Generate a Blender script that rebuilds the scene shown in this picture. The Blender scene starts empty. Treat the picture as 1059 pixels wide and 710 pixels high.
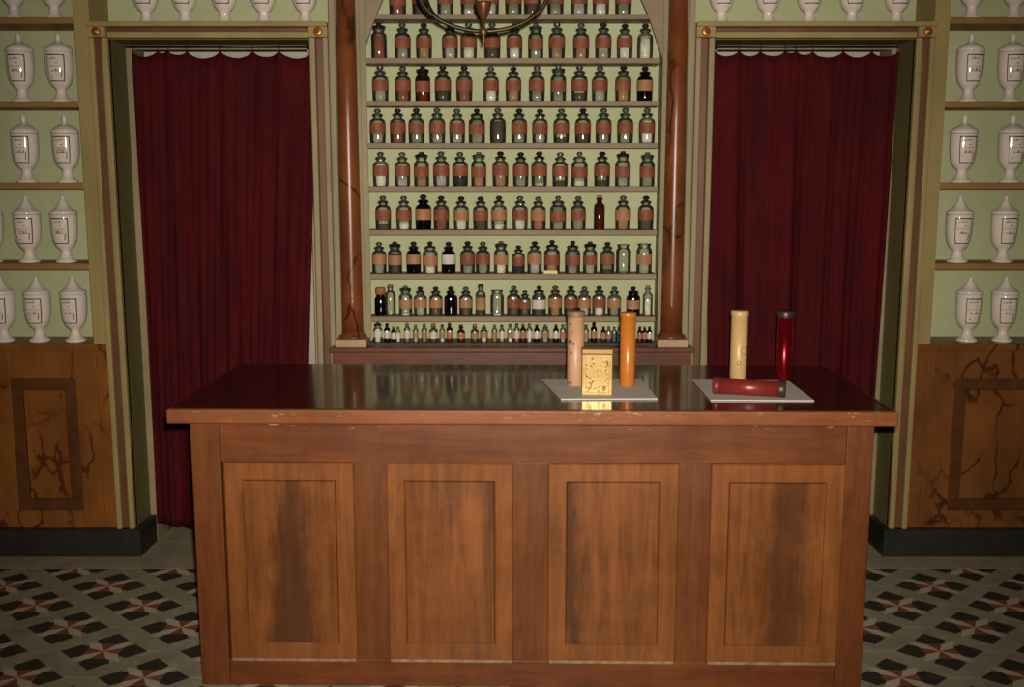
import bpy, math, random
from mathutils import Vector, Matrix

# ------------------------------------------------------------------ camera, light, exposure
FPX, IW, IH = 1090.0, 1059.0, 710.0
PITCH, CH = math.radians(8.8), 1.655
sc = bpy.context.scene
col = sc.collection
cam = bpy.data.objects.new('camera', bpy.data.cameras.new('camera'))
col.objects.link(cam)
cam.location = (0, 0, CH)
cam.rotation_euler = (math.pi / 2 - PITCH, 0, 0)
cam.data.sensor_width = 36.0
cam.data.lens = FPX / IW * 36.0
sc.camera = cam

w = bpy.data.worlds.new('world'); sc.world = w
w.use_nodes = True
w.node_tree.nodes['Background'].inputs[0].default_value = (1.0, 0.86, 0.66, 1)
w.node_tree.nodes['Background'].inputs[1].default_value = 0.02

# the camera's own flash, just above the lens
fl = bpy.data.objects.new('camera_flash', bpy.data.lights.new('camera_flash', 'SPOT'))
col.objects.link(fl)
fl.location = (0.03, 0.02, CH + 0.07)
fl.rotation_euler = (math.radians(90 - 7.5), 0, 0)
fl.data.energy = 700.0
fl.data.color = (1.0, 0.90, 0.74)
fl.data.spot_size = math.radians(80)
fl.data.spot_blend = 1.0
fl.data.shadow_soft_size = 0.022

vs = sc.view_settings
vs.view_transform = 'Standard'; vs.look = 'None'; vs.gamma = 1.0; vs.use_curve_mapping = False
vs.exposure = 0.0
sc.cycles.transparent_max_bounces = 16

# ------------------------------------------------------------------ pixel helpers
CT, ST = math.cos(PITCH), math.sin(PITCH)
def ray(px, py):
    a = (px - IW / 2) / FPX; b = -(py - IH / 2) / FPX
    return Vector((a, CT + b * ST, -ST + b * CT))
def atY(px, py, Y):
    r = ray(px, py); s = Y / r.y
    return Vector((r.x * s, Y, CH + r.z * s))
def atZ(px, py, z):
    r = ray(px, py); s = (z - CH) / r.z
    return Vector((r.x * s, r.y * s, z))

# ------------------------------------------------------------------ materials
def lin(c):
    return tuple((v / 12.92 if v <= 0.04045 else ((v + 0.055) / 1.055) ** 2.4) for v in [x / 255.0 for x in c])
MATS = {}
class NT:
    def __init__(s, name):
        s.m = bpy.data.materials.new(name); s.m.use_nodes = True
        s.t = s.m.node_tree; s.t.nodes.clear()
        s.out = s.n('ShaderNodeOutputMaterial')
    def n(s, typ, **kw):
        nd = s.t.nodes.new(typ)
        for k, v in kw.items(): setattr(nd, k, v)
        return nd
    def l(s, a, b): s.t.links.new(a, b)
    def val(s, sock, v):
        if isinstance(v, (int, float, tuple, list)): sock.default_value = v
        else: s.l(v, sock)
    def math(s, op, a, b=0.0, c=None, clamp=False):
        nd = s.n('ShaderNodeMath', operation=op); nd.use_clamp = clamp
        s.val(nd.inputs[0], a); s.val(nd.inputs[1], b)
        if c is not None: s.val(nd.inputs[2], c)
        return nd.outputs[0]
    def mix(s, f, a, b):
        nd = s.n('ShaderNodeMix', data_type='RGBA')
        s.val(nd.inputs[0], f)
        s.val(nd.inputs[6], a if not isinstance(a, tuple) else (*a, 1)); s.val(nd.inputs[7], b if not isinstance(b, tuple) else (*b, 1))
        return nd.outputs[2]
    def coord(s, kind='Object', scale=(1, 1, 1), loc=(0, 0, 0)):
        mp = s.n('ShaderNodeMapping'); mp.inputs['Scale'].default_value = scale; mp.inputs['Location'].default_value = loc
        if kind == 'World':
            s.l(s.n('ShaderNodeNewGeometry').outputs['Position'], mp.inputs[0])
        else:
            s.l(s.n('ShaderNodeTexCoord').outputs[kind], mp.inputs[0])
        return mp.outputs[0]
    def noise(s, vec, scale=5, detail=4, rough=0.6, dist=0.0):
        nd = s.n('ShaderNodeTexNoise'); s.l(vec, nd.inputs['Vector'])
        nd.inputs['Scale'].default_value = scale; nd.inputs['Detail'].default_value = detail
        nd.inputs['Roughness'].default_value = rough; nd.inputs['Distortion'].default_value = dist
        return nd.outputs[0]
    def ramp(s, f, stops):
        nd = s.n('ShaderNodeValToRGB'); s.l(f, nd.inputs[0])
        e = nd.color_ramp.elements
        while len(e) < len(stops): e.new(0.5)
        for i, (p, c) in enumerate(stops):
            e[i].position = p; e[i].color = (*c, 1) if len(c) == 3 else c
        return nd.outputs[0]
    def sstep(s, v, a, b):
        nd = s.n('ShaderNodeMapRange', interpolation_type='SMOOTHSTEP')
        s.val(nd.inputs[0], v); s.val(nd.inputs[1], a); s.val(nd.inputs[2], b)
        return nd.outputs[0]
    def bsdf(s, color, rough=0.5, spec=0.5, metal=0.0, bump=None, bstr=0.2, bdist=0.002, coat=0.0, sheen=0.0):
        p = s.n('ShaderNodeBsdfPrincipled')
        s.val(p.inputs['Base Color'], color if not isinstance(color, tuple) else (*color, 1))
        s.val(p.inputs['Roughness'], rough); s.val(p.inputs['Metallic'], metal)
        p.inputs['Specular IOR Level'].default_value = spec
        p.inputs['Coat Weight'].default_value = coat; p.inputs['Coat Roughness'].default_value = 0.08
        p.inputs['Sheen Weight'].default_value = sheen
        if bump is not None:
            b = s.n('ShaderNodeBump'); b.inputs['Strength'].default_value = bstr; b.inputs['Distance'].default_value = bdist
            s.l(bump, b.inputs['Height']); s.l(b.outputs[0], p.inputs['Normal'])
        s.l(p.outputs[0], s.out.inputs[0]); return p

def mat_mottled(name, c1, c2, rough=0.6, scale=6, spec=0.35, stretch=(1, 1, 1), metal=0.0, bump=0.15, coat=0.0, lo=0.3, hi=0.7):
    if name in MATS: return MATS[name]
    t = NT(name); v = t.coord('World', stretch)
    n = t.noise(v, scale, 5, 0.65)
    c = t.ramp(n, [(lo, lin(c1)), (hi, lin(c2))])
    t.bsdf(c, rough, spec, metal, t.noise(v, scale * 6, 3), bump, coat=coat)
    MATS[name] = t.m; return t.m

def mat_wood(name, dark, light, grain='z', rough=0.35, spec=0.4, coat=0.0, stain=None, chips=False, scale=1.0):
    if name in MATS: return MATS[name]
    t = NT(name)
    st = {'z': (14, 14, 1.2), 'x': (1.2, 14, 14), 'y': (14, 1.2, 14)}[grain]
    v = t.coord('Object', tuple(k * scale for k in st))
    n1 = t.noise(v, 2.2, 6, 0.65, 0.6)
    n2 = t.noise(t.coord('Object', (2.2, 2.2, 2.2)), 1.6, 4, 0.6)
    n3 = t.noise(t.coord('Object', (5, 5, 3.5)), 4.0, 6, 0.75)
    f = t.math('ADD', t.math('MULTIPLY', n1, 0.5), t.math('MULTIPLY', t.math('ADD', t.math('MULTIPLY', n2, 0.55), t.math('MULTIPLY', n3, 0.45)), 0.5))
    c = t.ramp(f, [(0.36, lin(dark)), (0.64, lin(light))])
    if stain:
        cx, kx, w0, w1, zc, amt = stain
        sp = t.n('ShaderNodeSeparateXYZ'); t.l(t.coord('Object'), sp.inputs[0])
        dz = t.math('SUBTRACT', sp.outputs[2], zc)
        xx = t.math('SUBTRACT', t.math('SUBTRACT', sp.outputs[0], cx), t.math('MULTIPLY', dz, kx))
        hw = t.math('ADD', t.math('MULTIPLY', dz, w1), w0)
        wob = t.math('MULTIPLY', t.math('SUBTRACT', t.noise(t.coord('Object', (6, 6, 2)), 5, 5, 0.75), 0.5), 0.09)
        m = t.sstep(t.math('ADD', t.math('SUBTRACT', hw, t.math('ABSOLUTE', xx)), wob), -0.022, 0.03)
        m = t.math('MULTIPLY', m, amt)
        c = t.mix(m, c, tuple(k * 0.55 for k in lin(dark)))
    if chips:
        ch = t.noise(t.coord('Object', (7, 1, 34)), 3.1, 4, 0.7)
        sp = t.n('ShaderNodeSeparateXYZ'); t.l(t.coord('Object'), sp.inputs[0])
        e = t.sstep(sp.outputs[2], chips[0], chips[1])
        m = t.math('MULTIPLY', t.math('MULTIPLY', t.sstep(ch, 0.585, 0.63), e), t.sstep(t.noise(t.coord('Object', (1, 0, 0), (0.35, 0, 0)), 2.6, 2), 0.46, 0.54))
        c = t.mix(m, c, lin((176, 128, 84)))
    r = t.math('MULTIPLY_ADD', n2, 0.25, rough - 0.1)
    t.bsdf(c, r, spec, 0, n1, 0.12, 0.001, coat=coat)
    MATS[name] = t.m; return t.m

def mat_marbled(name, base1, base2, vein, rough=0.4, seed=0.0):
    """painted wood imitating veined marble"""
    t = NT(name)
    v = t.coord('World', (1, 1, 0.55), (seed, 0, seed * 0.7))
    n = t.noise(v, 5, 5, 0.6)
    c = t.ramp(n, [(0.32, lin(base1)), (0.68, lin(base2))])
    wv = t.n('ShaderNodeVectorMath', operation='ADD')
    nz = t.n('ShaderNodeTexNoise'); nz.inputs['Scale'].default_value = 4.0; nz.inputs['Detail'].default_value = 5; t.l(v, nz.inputs['Vector'])
    sc_ = t.n('ShaderNodeVectorMath', operation='SCALE'); t.l(nz.outputs['Color'], sc_.inputs[0]); sc_.inputs['Scale'].default_value = 0.42
    t.l(v, wv.inputs[0]); t.l(sc_.outputs[0], wv.inputs[1])
    vo = t.n('ShaderNodeTexVoronoi', feature='DISTANCE_TO_EDGE'); vo.inputs['Scale'].default_value = 4.6; t.l(wv.outputs[0], vo.inputs['Vector'])
    vm = t.math('SUBTRACT', 1.0, t.sstep(vo.outputs['Distance'], 0.008, 0.044))
    msk = t.sstep(t.noise(v, 3.3, 3), 0.42, 0.54)
    c = t.mix(t.math('MULTIPLY', t.math('MULTIPLY', vm, msk), 0.9), c, lin(vein))
    fine = t.noise(t.coord('World', (30, 30, 5)), 2, 4)
    c = t.mix(t.math('MULTIPLY', fine, 0.35), c, lin((60, 34, 14)))
    t.bsdf(c, rough, 0.35, 0, fine, 0.1, 0.001)
    MATS[name] = t.m; return t.m

def mat_plain(name, c, rough=0.5, spec=0.5, metal=0.0, var=0.12, coat=0.0):
    if name in MATS: return MATS[name]
    d = tuple(int(max(0, k * (1 - var))) for k in c)
    return mat_mottled(name, d, c, rough, 40, spec, metal=metal, bump=0.05, coat=coat)

def mat_glass(name, tint, gloss=1.0, rough=0.06, haze=0.06):
    """thin-walled blown glass: tinted see-through wall with Fresnel reflection and a trace of dust"""
    if name in MATS: return MATS[name]
    t = NT(name)
    tr = t.n('ShaderNodeBsdfTransparent'); tr.inputs[0].default_value = (*tint, 1)
    df = t.n('ShaderNodeBsdfDiffuse'); df.inputs[0].default_value = (*[0.35 * x + 0.1 * max(tint) for x in tint], 1)
    m0 = t.n('ShaderNodeMixShader')
    dust = t.math('MULTIPLY', t.noise(t.coord('World'), 60, 3), haze * 2)
    t.l(dust, m0.inputs[0]); t.l(tr.outputs[0], m0.inputs[1]); t.l(df.outputs[0], m0.inputs[2])
    gl = t.n('ShaderNodeBsdfGlossy'); gl.inputs['Roughness'].default_value = rough
    fr = t.n('ShaderNodeFresnel'); fr.inputs[0].default_value = 1.7
    m1 = t.n('ShaderNodeMixShader')
    t.l(t.math('MULTIPLY', fr.outputs[0], gloss), m1.inputs[0]); t.l(m0.outputs[0], m1.inputs[1]); t.l(gl.outputs[0], m1.inputs[2])
    t.l(m1.outputs[0], t.out.inputs[0])
    MATS[name] = t.m; return t.m

TX, TY, TX0, TY0 = 0.2125, 0.203, -1.24, 3.335          # tile size and one star centre
def mat_tile():
    """cement tile with a quarter star in two opposite corners"""
    t = NT('cement_tile_star')
    sp = t.n('ShaderNodeSeparateXYZ'); t.l(t.coord('World'), sp.inputs[0])
    gx = t.math('DIVIDE', t.math('SUBTRACT', sp.outputs[0], TX0), TX)
    gy = t.math('DIVIDE', t.math('SUBTRACT', sp.outputs[1], TY0), TY)
    # nearest star centre on the checkerboard lattice: work in rotated coordinates u=(x+y)/2, v=(x-y)/2
    u = t.math('MULTIPLY', t.math('ADD', gx, gy), 0.5); v = t.math('MULTIPLY', t.math('SUBTRACT', gx, gy), 0.5)
    fu = t.math('SUBTRACT', u, t.math('ROUND', u)); fv = t.math('SUBTRACT', v, t.math('ROUND', v))
    x = t.math('ABSOLUTE', t.math('ADD', fu, fv)); y = t.math('ABSOLUTE', t.math('SUBTRACT', fu, fv))
    a = t.math('MULTIPLY', t.math('MAXIMUM', x, y), 0.208); b = t.math('MULTIPLY', t.math('MINIMUM', x, y), 0.208)
    k = 0.46
    s_ = t.math('SUBTRACT', a, t.math('MULTIPLY', b, k)); t_ = t.math('SUBTRACT', b, t.math('MULTIPLY', a, k))
    g = 0.004
    white = t.math('MULTIPLY', t.sstep(t_, -g / 2, g / 2), t.math('SUBTRACT', 1.0, t.sstep(s_, 0.044, 0.044 + g)))
    lim1 = t.math('MULTIPLY', t.math('SUBTRACT', a, 0.004), 0.62)
    lim2 = t.math('MULTIPLY', t.math('SUBTRACT', 0.152, a), 0.95)
    dia = t.math('SUBTRACT', t.math('MINIMUM', lim1, lim2), b)
    black = t.math('MULTIPLY', t.sstep(dia, -g / 2, g / 2), t.sstep(a, 0.058, 0.062))
    red = t.math('MULTIPLY', t.math('SUBTRACT', 1.0, t.sstep(t_, -g / 2, g / 2)), t.math('SUBTRACT', 1.0, t.sstep(a, 0.058, 0.062)))
    redb = t.math('MULTIPLY', t.sstep(t.math('SUBTRACT', t.math('ADD', lim1, 0.007), b), 0, g), t.math('SUBTRACT', 1.0, t.sstep(a, 0.070, 0.074)))
    n = t.noise(t.coord('World'), 9, 5, 0.7)
    c = t.ramp(n, [(0.3, lin((130, 124, 106))), (0.7, lin((164, 156, 136)))])
    c = t.mix(redb, c, lin((112, 58, 46)))
    c = t.mix(black, c, lin((34, 36, 32)))
    c = t.mix(red, c, lin((130, 66, 52)))
    c = t.mix(white, c, lin((190, 176, 156)))
    c = t.mix(t.math('MULTIPLY', t.noise(t.coord('World'), 30, 4), 0.25), c, lin((96, 90, 76)))
    t.bsdf(c, 0.55, 0.35, 0, n, 0.08, 0.001)
    MATS['tile'] = t.m; return t.m

def mat_print(name, base, ink, kind, rough=0.45, metal=0.0):
    """flat printed paper or embossed metal on a small container"""
    t = NT(name); v = t.coord('Object')
    if kind == 'sprigs':
        vo = t.n('ShaderNodeTexVoronoi'); vo.inputs['Scale'].default_value = 42; t.l(v, vo.inputs['Vector'])
        m = t.math('MULTIPLY', t.math('SUBTRACT', 1.0, t.sstep(vo.outputs['Distance'], 0.16, 0.3)), t.sstep(t.noise(v, 60, 2), 0.40, 0.5))
    elif kind == 'emboss':
        m = t.sstep(t.noise(v, 55, 3, 0.6, 1.2), 0.55, 0.63)
    else:
        m = t.math('MULTIPLY', t.noise(t.coord('Object', (60, 60, 6)), 2, 4), 0.45)
    n = t.noise(v, 30, 4)
    c = t.mix(m, t.mix(n, tuple(k * 0.8 for k in lin(base)), lin(base)), lin(ink))
    t.bsdf(c, rough, 0.5, metal, m, 0.25 if kind == 'emboss' else 0.02, 0.001)
    MATS[name] = t.m; return t.m

def mat_velvet():
    t = NT('crimson_velvet')
    v = t.coord('World', (1, 1, 0.25)); n = t.noise(v, 9, 4)
    c = t.ramp(n, [(0.3, lin((54, 7, 13))), (0.75, lin((82, 11, 19)))])
    wv = t.noise(t.coord('World', (260, 260, 260)), 1, 2)
    t.bsdf(c, 0.85, 0.15, 0, wv, 0.3, 0.001)
    MATS['velvet'] = t.m; return t.m

# ------------------------------------------------------------------ mesh helpers
def root_loc(o):
    v = Vector((0, 0, 0))
    while o is not None:
        v += o.location; o = o.parent
    return v
class MB:
    def __init__(s): s.v = []; s.f = []; s.smooth = []
    def add(s, vs_, fs, smooth=False):
        o = len(s.v); s.v += [tuple(p) for p in vs_]
        for f in fs: s.f.append(tuple(i + o for i in f)); s.smooth.append(smooth)
        return s
    def box(s, x0, x1, y0, y1, z0, z1):
        p = [(x0, y0, z0), (x1, y0, z0), (x1, y1, z0), (x0, y1, z0), (x0, y0, z1), (x1, y0, z1), (x1, y1, z1), (x0, y1, z1)]
        return s.add(p, [(0, 3, 2, 1), (4, 5, 6, 7), (0, 1, 5, 4), (1, 2, 6, 5), (2, 3, 7, 6), (3, 0, 4, 7)])
    def bbox(s, x0, x1, y0, y1, z0, z1, b):
        """box with its front (-y) edges bevelled"""
        p = [(x0, y0 + b, z0), (x1, y0 + b, z0), (x1, y0 + b, z1), (x0, y0 + b, z1),
             (x0 + b, y0, z0 + b), (x1 - b, y0, z0 + b), (x1 - b, y0, z1 - b), (x0 + b, y0, z1 - b),
             (x0, y1, z0), (x1, y1, z0), (x1, y1, z1), (x0, y1, z1)]
        return s.add(p, [(4, 5, 6, 7), (0, 1, 5, 4), (1, 2, 6, 5), (2, 3, 7, 6), (3, 0, 4, 7),
                         (1, 0, 8, 9), (2, 1, 9, 10), (3, 2, 10, 11), (0, 3, 11, 8), (9, 8, 11, 10)])
    def frame(s, x0, x1, z0, z1, w, y0, y1, b):
        """picture-frame ring facing -y, bevelled on both edges"""
        def rect(d, y): return [(x0 + d, y, z0 + d), (x1 - d, y, z0 + d), (x1 - d, y, z1 - d), (x0 + d, y, z1 - d)]
        p = rect(0, y1) + rect(0, y0 + b) + rect(b, y0) + rect(w - b, y0) + rect(w, y0 + b) + rect(w, y1)
        fs = []
        for k in range(5):
            for i in range(4):
                j = (i + 1) % 4
                fs.append((4 * k + i, 4 * k + j, 4 * k + 4 + j, 4 * k + 4 + i))
        return s.add(p, fs)
    def lathe(s, prof, n=20, c=(0, 0, 0), smooth=True, a0=0.0, a1=2 * math.pi):
        full = abs(a1 - a0 - 2 * math.pi) < 1e-6
        m = n if full else n + 1
        vs_ = []
        for r, z in prof:
            for i in range(m):
                a = a0 + (a1 - a0) * i / n
                vs_.append((c[0] + r * math.cos(a), c[1] + r * math.sin(a), c[2] + z))
        fs = []
        for k in range(len(prof) - 1):
            for i in range(n):
                j = (i + 1) % m
                fs.append((k * m + i, k * m + j, (k + 1) * m + j, (k + 1) * m + i))
        if full:
            if prof[0][0] > 1e-5: fs.append(tuple(reversed(range(m))))
            if prof[-1][0] > 1e-5: fs.append(tuple((len(prof) - 1) * m + i for i in range(m)))
        return s.add(vs_, fs, smooth)
    def tube(s, pts, rad, n=10):
        pts = [Vector(p) for p in pts]; vs_ = []
        up = Vector((0.13, 0.97, 0.2)).normalized()
        for i, p in enumerate(pts):
            t = (pts[min(i + 1, len(pts) - 1)] - pts[max(i - 1, 0)]).normalized()
            a = t.cross(up)
            if a.length < 1e-3: a = t.cross(Vector((1, 0, 0)))
            a.normalize(); b = a.cross(t)
            r = rad(i / (len(pts) - 1)) if callable(rad) else rad
            for k in range(n):
                q = 2 * math.pi * k / n
                vs_.append(p + a * (r * math.cos(q)) + b * (r * math.sin(q)))
        fs = []
        for i in range(len(pts) - 1):
            for k in range(n):
                j = (k + 1) % n
                fs.append((i * n + k, i * n + j, (i + 1) * n + j, (i + 1) * n + k))
        fs.append(tuple(reversed(range(n)))); fs.append(tuple((len(pts) - 1) * n + k for k in range(n)))
        return s.add(vs_, fs, True)
    def mesh(s, name, mat, off=Vector((0, 0, 0))):
        me = bpy.data.meshes.new(name)
        me.from_pydata([(x - off.x, y - off.y, z - off.z) for x, y, z in s.v], [], s.f)
        me.polygons.foreach_set('use_smooth', s.smooth)
        me.materials.append(mat); me.update()
        return me
    def build(s, name, mat, parent=None, local=False, **tags):
        """world-space vertices (or thing-local ones) into one object, parented"""
        off = Vector((0, 0, 0)) if (local or parent is None) else root_loc(parent)
        o = bpy.data.objects.new(name, s.mesh(name, mat, off)); col.objects.link(o)
        if parent is not None: o.parent = parent
        return tag(o, **tags)
def tag(o, label=None, category=None, group=None, kind=None):
    for k, v in (('label', label), ('category', category), ('group', group), ('kind', kind)):
        if v: o[k] = v
    return o
def empty(name, loc, **tags):
    o = bpy.data.objects.new(name, None); o.location = loc; o.empty_display_size = 0.1
    col.objects.link(o); return tag(o, **tags)
def inst(name, me, parent):
    o = bpy.data.objects.new(name, me); col.objects.link(o); o.parent = parent; return o
def bevel(o, wdt, seg=2):
    m = o.modifiers.new('bevel', 'BEVEL'); m.width = wdt; m.segments = seg; m.limit_method = 'ANGLE'; return o

# ------------------------------------------------------------------ palette
GREEN = mat_mottled('pale_green_paint', (166, 172, 134), (182, 186, 150), 0.7, 3.0, 0.2)
OCHRE = mat_mottled('ochre_olive_paint', (138, 122, 80), (162, 142, 94), 0.6, 5.0, 0.25, (1, 1, 0.4))
OLIVE = mat_mottled('dark_olive_paint', (96, 90, 54), (116, 106, 64), 0.6, 5.0, 0.25, (1, 1, 0.4))
STONEGREY = mat_mottled('grey_olive_paint', (124, 112, 86), (154, 140, 110), 0.55, 9.0, 0.3, (1, 1, 0.25))
REDLINE = mat_mottled('red_brown_paint', (88, 54, 36), (112, 72, 48), 0.45, 9.0, 0.4, (1, 1, 0.3))
SHELFWOOD = mat_mottled('shelf_wood', (126, 94, 52), (154, 116, 68), 0.55, 8.0, 0.3, (0.3, 1, 1))
GREYSHELF = mat_mottled('grey_brown_shelf', (120, 102, 84), (144, 126, 104), 0.6, 8.0, 0.3, (0.3, 1, 1))
COPPER = mat_plain('copper_rosette', (186, 104, 60), 0.35, 0.5, 0.6)
PALETAN = mat_mottled('pale_tan_paint', (150, 128, 92), (172, 150, 112), 0.6, 7.0, 0.25, (1, 1, 0.3))
PLASTER = mat_mottled('off_white_plaster', (176, 172, 160), (196, 192, 180), 0.8, 4.0, 0.1)
PLINTH = mat_mottled('dark_slate', (29, 30, 27), (42, 42, 38), 0.5, 14.0, 0.4)
COLUMN = mat_marbled('brown_column_marbling', (96, 50, 26), (140, 78, 42), (58, 28, 16), 0.3, 3.1)
MARB_L = mat_marbled('orange_marbled_paint', (112, 66, 26), (148, 90, 38), (84, 26, 18), 0.4, 0.0)
MARB_R = mat_marbled('brown_marbled_paint', (104, 62, 28), (138, 84, 40), (54, 30, 16), 0.4, 5.3)
MARBDARK = mat_mottled('dark_brown_moulding', (72, 42, 22), (96, 58, 30), 0.4, 10, 0.35)
LEDGE = mat_mottled('dark_red_wood', (74, 42, 30), (112, 64, 44), 0.35, 8, 0.4, (0.3, 1, 1))
VELVET = mat_velvet()
TILE = mat_tile()
GREYTILE = mat_mottled('plain_grey_tile', (136, 124, 104), (164, 152, 130), 0.55, 8, 0.3)
GROUT = mat_plain('grout', (150, 144, 130), 0.8, 0.1)
BRASS = mat_plain('aged_brass', (124, 98, 56), 0.4, 0.5, 0.7)
DARKBRASS = mat_plain('darkened_brass', (50, 42, 28), 0.4, 0.5, 0.6)
PORCELAIN = mat_mottled('white_porcelain', (222, 210, 202), (232, 220, 212), 0.07, 5, 0.9, bump=0.0)
PAPER = mat_mottled('label_paper', (218, 202, 186), (236, 222, 208), 0.09, 30, 0.8, bump=0.0)
INK = mat_plain('black_ink', (44, 42, 46), 0.5)
REDINK = mat_plain('red_ink', (150, 66, 60), 0.5)

# ------------------------------------------------------------------ room shell
YF, YB = 4.52, 4.74           # front of the woodwork, back of the shelf recesses
XR, ZC, YN = 2.95, 3.5, -1.6  # side walls, ceiling, wall behind the camera
DXI, DXO = 0.84, 1.675       # door opening, inner and outer side (both doors, mirrored)
DZ = 2.235

floor = MB().box(-XR, XR, YN, 5.25, -0.08, -0.004).build('floor', TILE, kind='structure')
def tile(x0, x1, y0, y1, m):
    key = (round(x1 - x0, 4), round(y1 - y0, 4), m.name)
    if key not in tile_cache:
        g = 0.0005; hx, hy = (x1 - x0) / 2 - g, (y1 - y0) / 2 - g
        b = MB(); e = 0.0007
        p = [(-hx, -hy, -0.006), (hx, -hy, -0.006), (hx, hy, -0.006), (-hx, hy, -0.006),
             (-hx, -hy, -e), (hx, -hy, -e), (hx, hy, -e), (-hx, hy, -e),
             (-hx + e, -hy + e, 0), (hx - e, -hy + e, 0), (hx - e, hy - e, 0), (-hx + e, hy - e, 0)]
        fs = [(8, 9, 10, 11)]
        for k in (0, 4):
            fs += [(k + i, k + (i + 1) % 4, k + 4 + (i + 1) % 4, k + 4 + i) for i in range(4)]
        tile_cache[key] = b.add(p, fs).mesh('tile', m)
    o = inst('tile', tile_cache[key], floor); o.location = ((x0 + x1) / 2, (y0 + y1) / 2, 0.0)
tile_cache = {}
YCUT = 4.345
for i in range(-6, 19):
    for j in range(-4, 5):
        x0 = TX0 + (i - 0) * TX
        tile(x0 - 0, x0 + TX, TY0 + j * TY, min(TY0 + (j + 1) * TY, YCUT), TILE)
for i in range(-13, 13):
    tile(i * 0.215, (i + 1) * 0.215, YCUT, YCUT + 0.34, GREYTILE)
for s in (-1, 1):
    for k in range(4):
        x = s * (1.645 - 0.2 * k)
        tile(min(x, x - s * 0.2), max(x, x - s * 0.2), YCUT + 0.34, YCUT + 0.66, GREYTILE)

wb = MB()
for x0, x1 in ((-XR, -DXO), (-DXI, DXI), (DXO, XR)): wb.box(x0, x1, YB, YB + 0.12, 0, ZC)
for s in (-1, 1): wb.box(min(s * DXI, s * DXO), max(s * DXI, s * DXO), YB, YB + 0.12, DZ, ZC)
wb.build('wall_back', GREEN, kind='structure')
MB().box(-XR - 0.1, -XR, YN, 5.25, 0, ZC).build('wall_left', GREEN, kind='structure')
MB().box(XR, XR + 0.1, YN, 5.25, 0, ZC).build('wall_right', GREEN, kind='structure')
MB().box(-XR, XR, YN - 0.1, YN, 0, ZC).build('wall_front', GREEN, kind='structure')
MB().box(-XR, XR, 5.15, 5.25, 0, ZC).build('wall_corridor', PLASTER, kind='structure')
MB().box(-XR - 0.1, XR + 0.1, YN - 0.1, 5.25, ZC, ZC + 0.1).build('ceiling', PLASTER, kind='structure')

# ------------------------------------------------------------------ doorways
for s in (-1, 1):
    d = empty('door_%d' % (1 if s < 0 else 2), (s * (DXI + DXO) / 2, YF, 0), kind='structure')
    def X(a, b): return (min(s * a, s * b), max(s * a, s * b))
    # reveals and head
    MB().box(*X(DXO, DXO + 0.03), YF, YB, 0.126, DZ).build('jamb', OLIVE, d)
    MB().box(*X(DXI - 0.03, DXI), YF, YB, 0.126, DZ).build('jamb', OLIVE, d)
    MB().box(*X(DXI, DXO), YF + 0.02, YB, DZ, DZ + 0.03).build('head', OLIVE, d)
    # inner door frame around the curtain
    MB().box(*X(DXO - 0.028, DXO), YB - 0.03, YB + 0.12, 0, DZ).build('inner_frame', STONEGREY, d)
    MB().box(*X(DXI, DXI + 0.05), YB - 0.02, YB + 0.10, 0, DZ).build('inner_frame', PALETAN, d)
    MB().box(*X(DXI + 0.008, DXI + 0.034), YB - 0.026, YB - 0.019, 1.10, 1.125).build('hinge', DARKBRASS, d)
    MB().box(*X(DXI, DXO), YB - 0.02, YB + 0.02, DZ - 0.02, DZ).build('inner_frame', STONEGREY, d)
    # moulded casing: bead, red groove, bead
    for side, e, w_ in ((1, DXO, 0.085), (-1, DXI, 0.085)):
        a = e if side > 0 else e
        lo = 0.125 if side > 0 else 0.0
        q = lambda u, v: X(a + side * u, a + side * v)
        for nm, u0, u1, dy, m in (('inner_bead', 0, 0.024, 0.022, OCHRE if side > 0 else STONEGREY), ('groove_strip', 0.024, 0.056, 0.008, REDLINE), ('outer_bead', 0.056, 0.078, 0.026, OCHRE if side > 0 else STONEGREY)):
            bevel(MB().box(*q(u0, u1), YF - dy, YF + 0.02, lo, DZ + 0.004).build(nm, m, d), 0.005)
    for nm, u0, u1, dy, m in (('head_bead', 0.002, 0.026, 0.022, OCHRE), ('head_groove', 0.026, 0.045, 0.008, REDLINE), ('head_shelf', 0.045, 0.065, 0.04, OCHRE)):
        z0 = DZ
        bevel(MB().box(*X(DXI if nm != 'head_shelf' else DXI - 0.078, DXO if nm != 'head_shelf' else DXO + 0.078), YF - dy, YF + 0.02 if nm != 'head_shelf' else YB, z0 + u0, z0 + u1).build(nm, m, d), 0.004)
    for xx in (DXI - 0.04, DXO + 0.04):
        MB().box(*X(xx - 0.038, xx + 0.038), YF - 0.03, YF + 0.02, DZ + 0.005, DZ + 0.0445).build('corner_block', OCHRE, d)
        prof = [(0.024, 0), (0.024, 0.006), (0.019, 0.012), (0.013, 0.009), (0.008, 0.014), (0, 0.016)]
        b = MB().lathe(prof, 18)
        b.v = [(x * 0.75 + s * xx, YF - 0.03 - z, y * 0.75 + DZ + 0.025) for x, y, z in b.v]
        b.build('rosette', COPPER, d)

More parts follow.
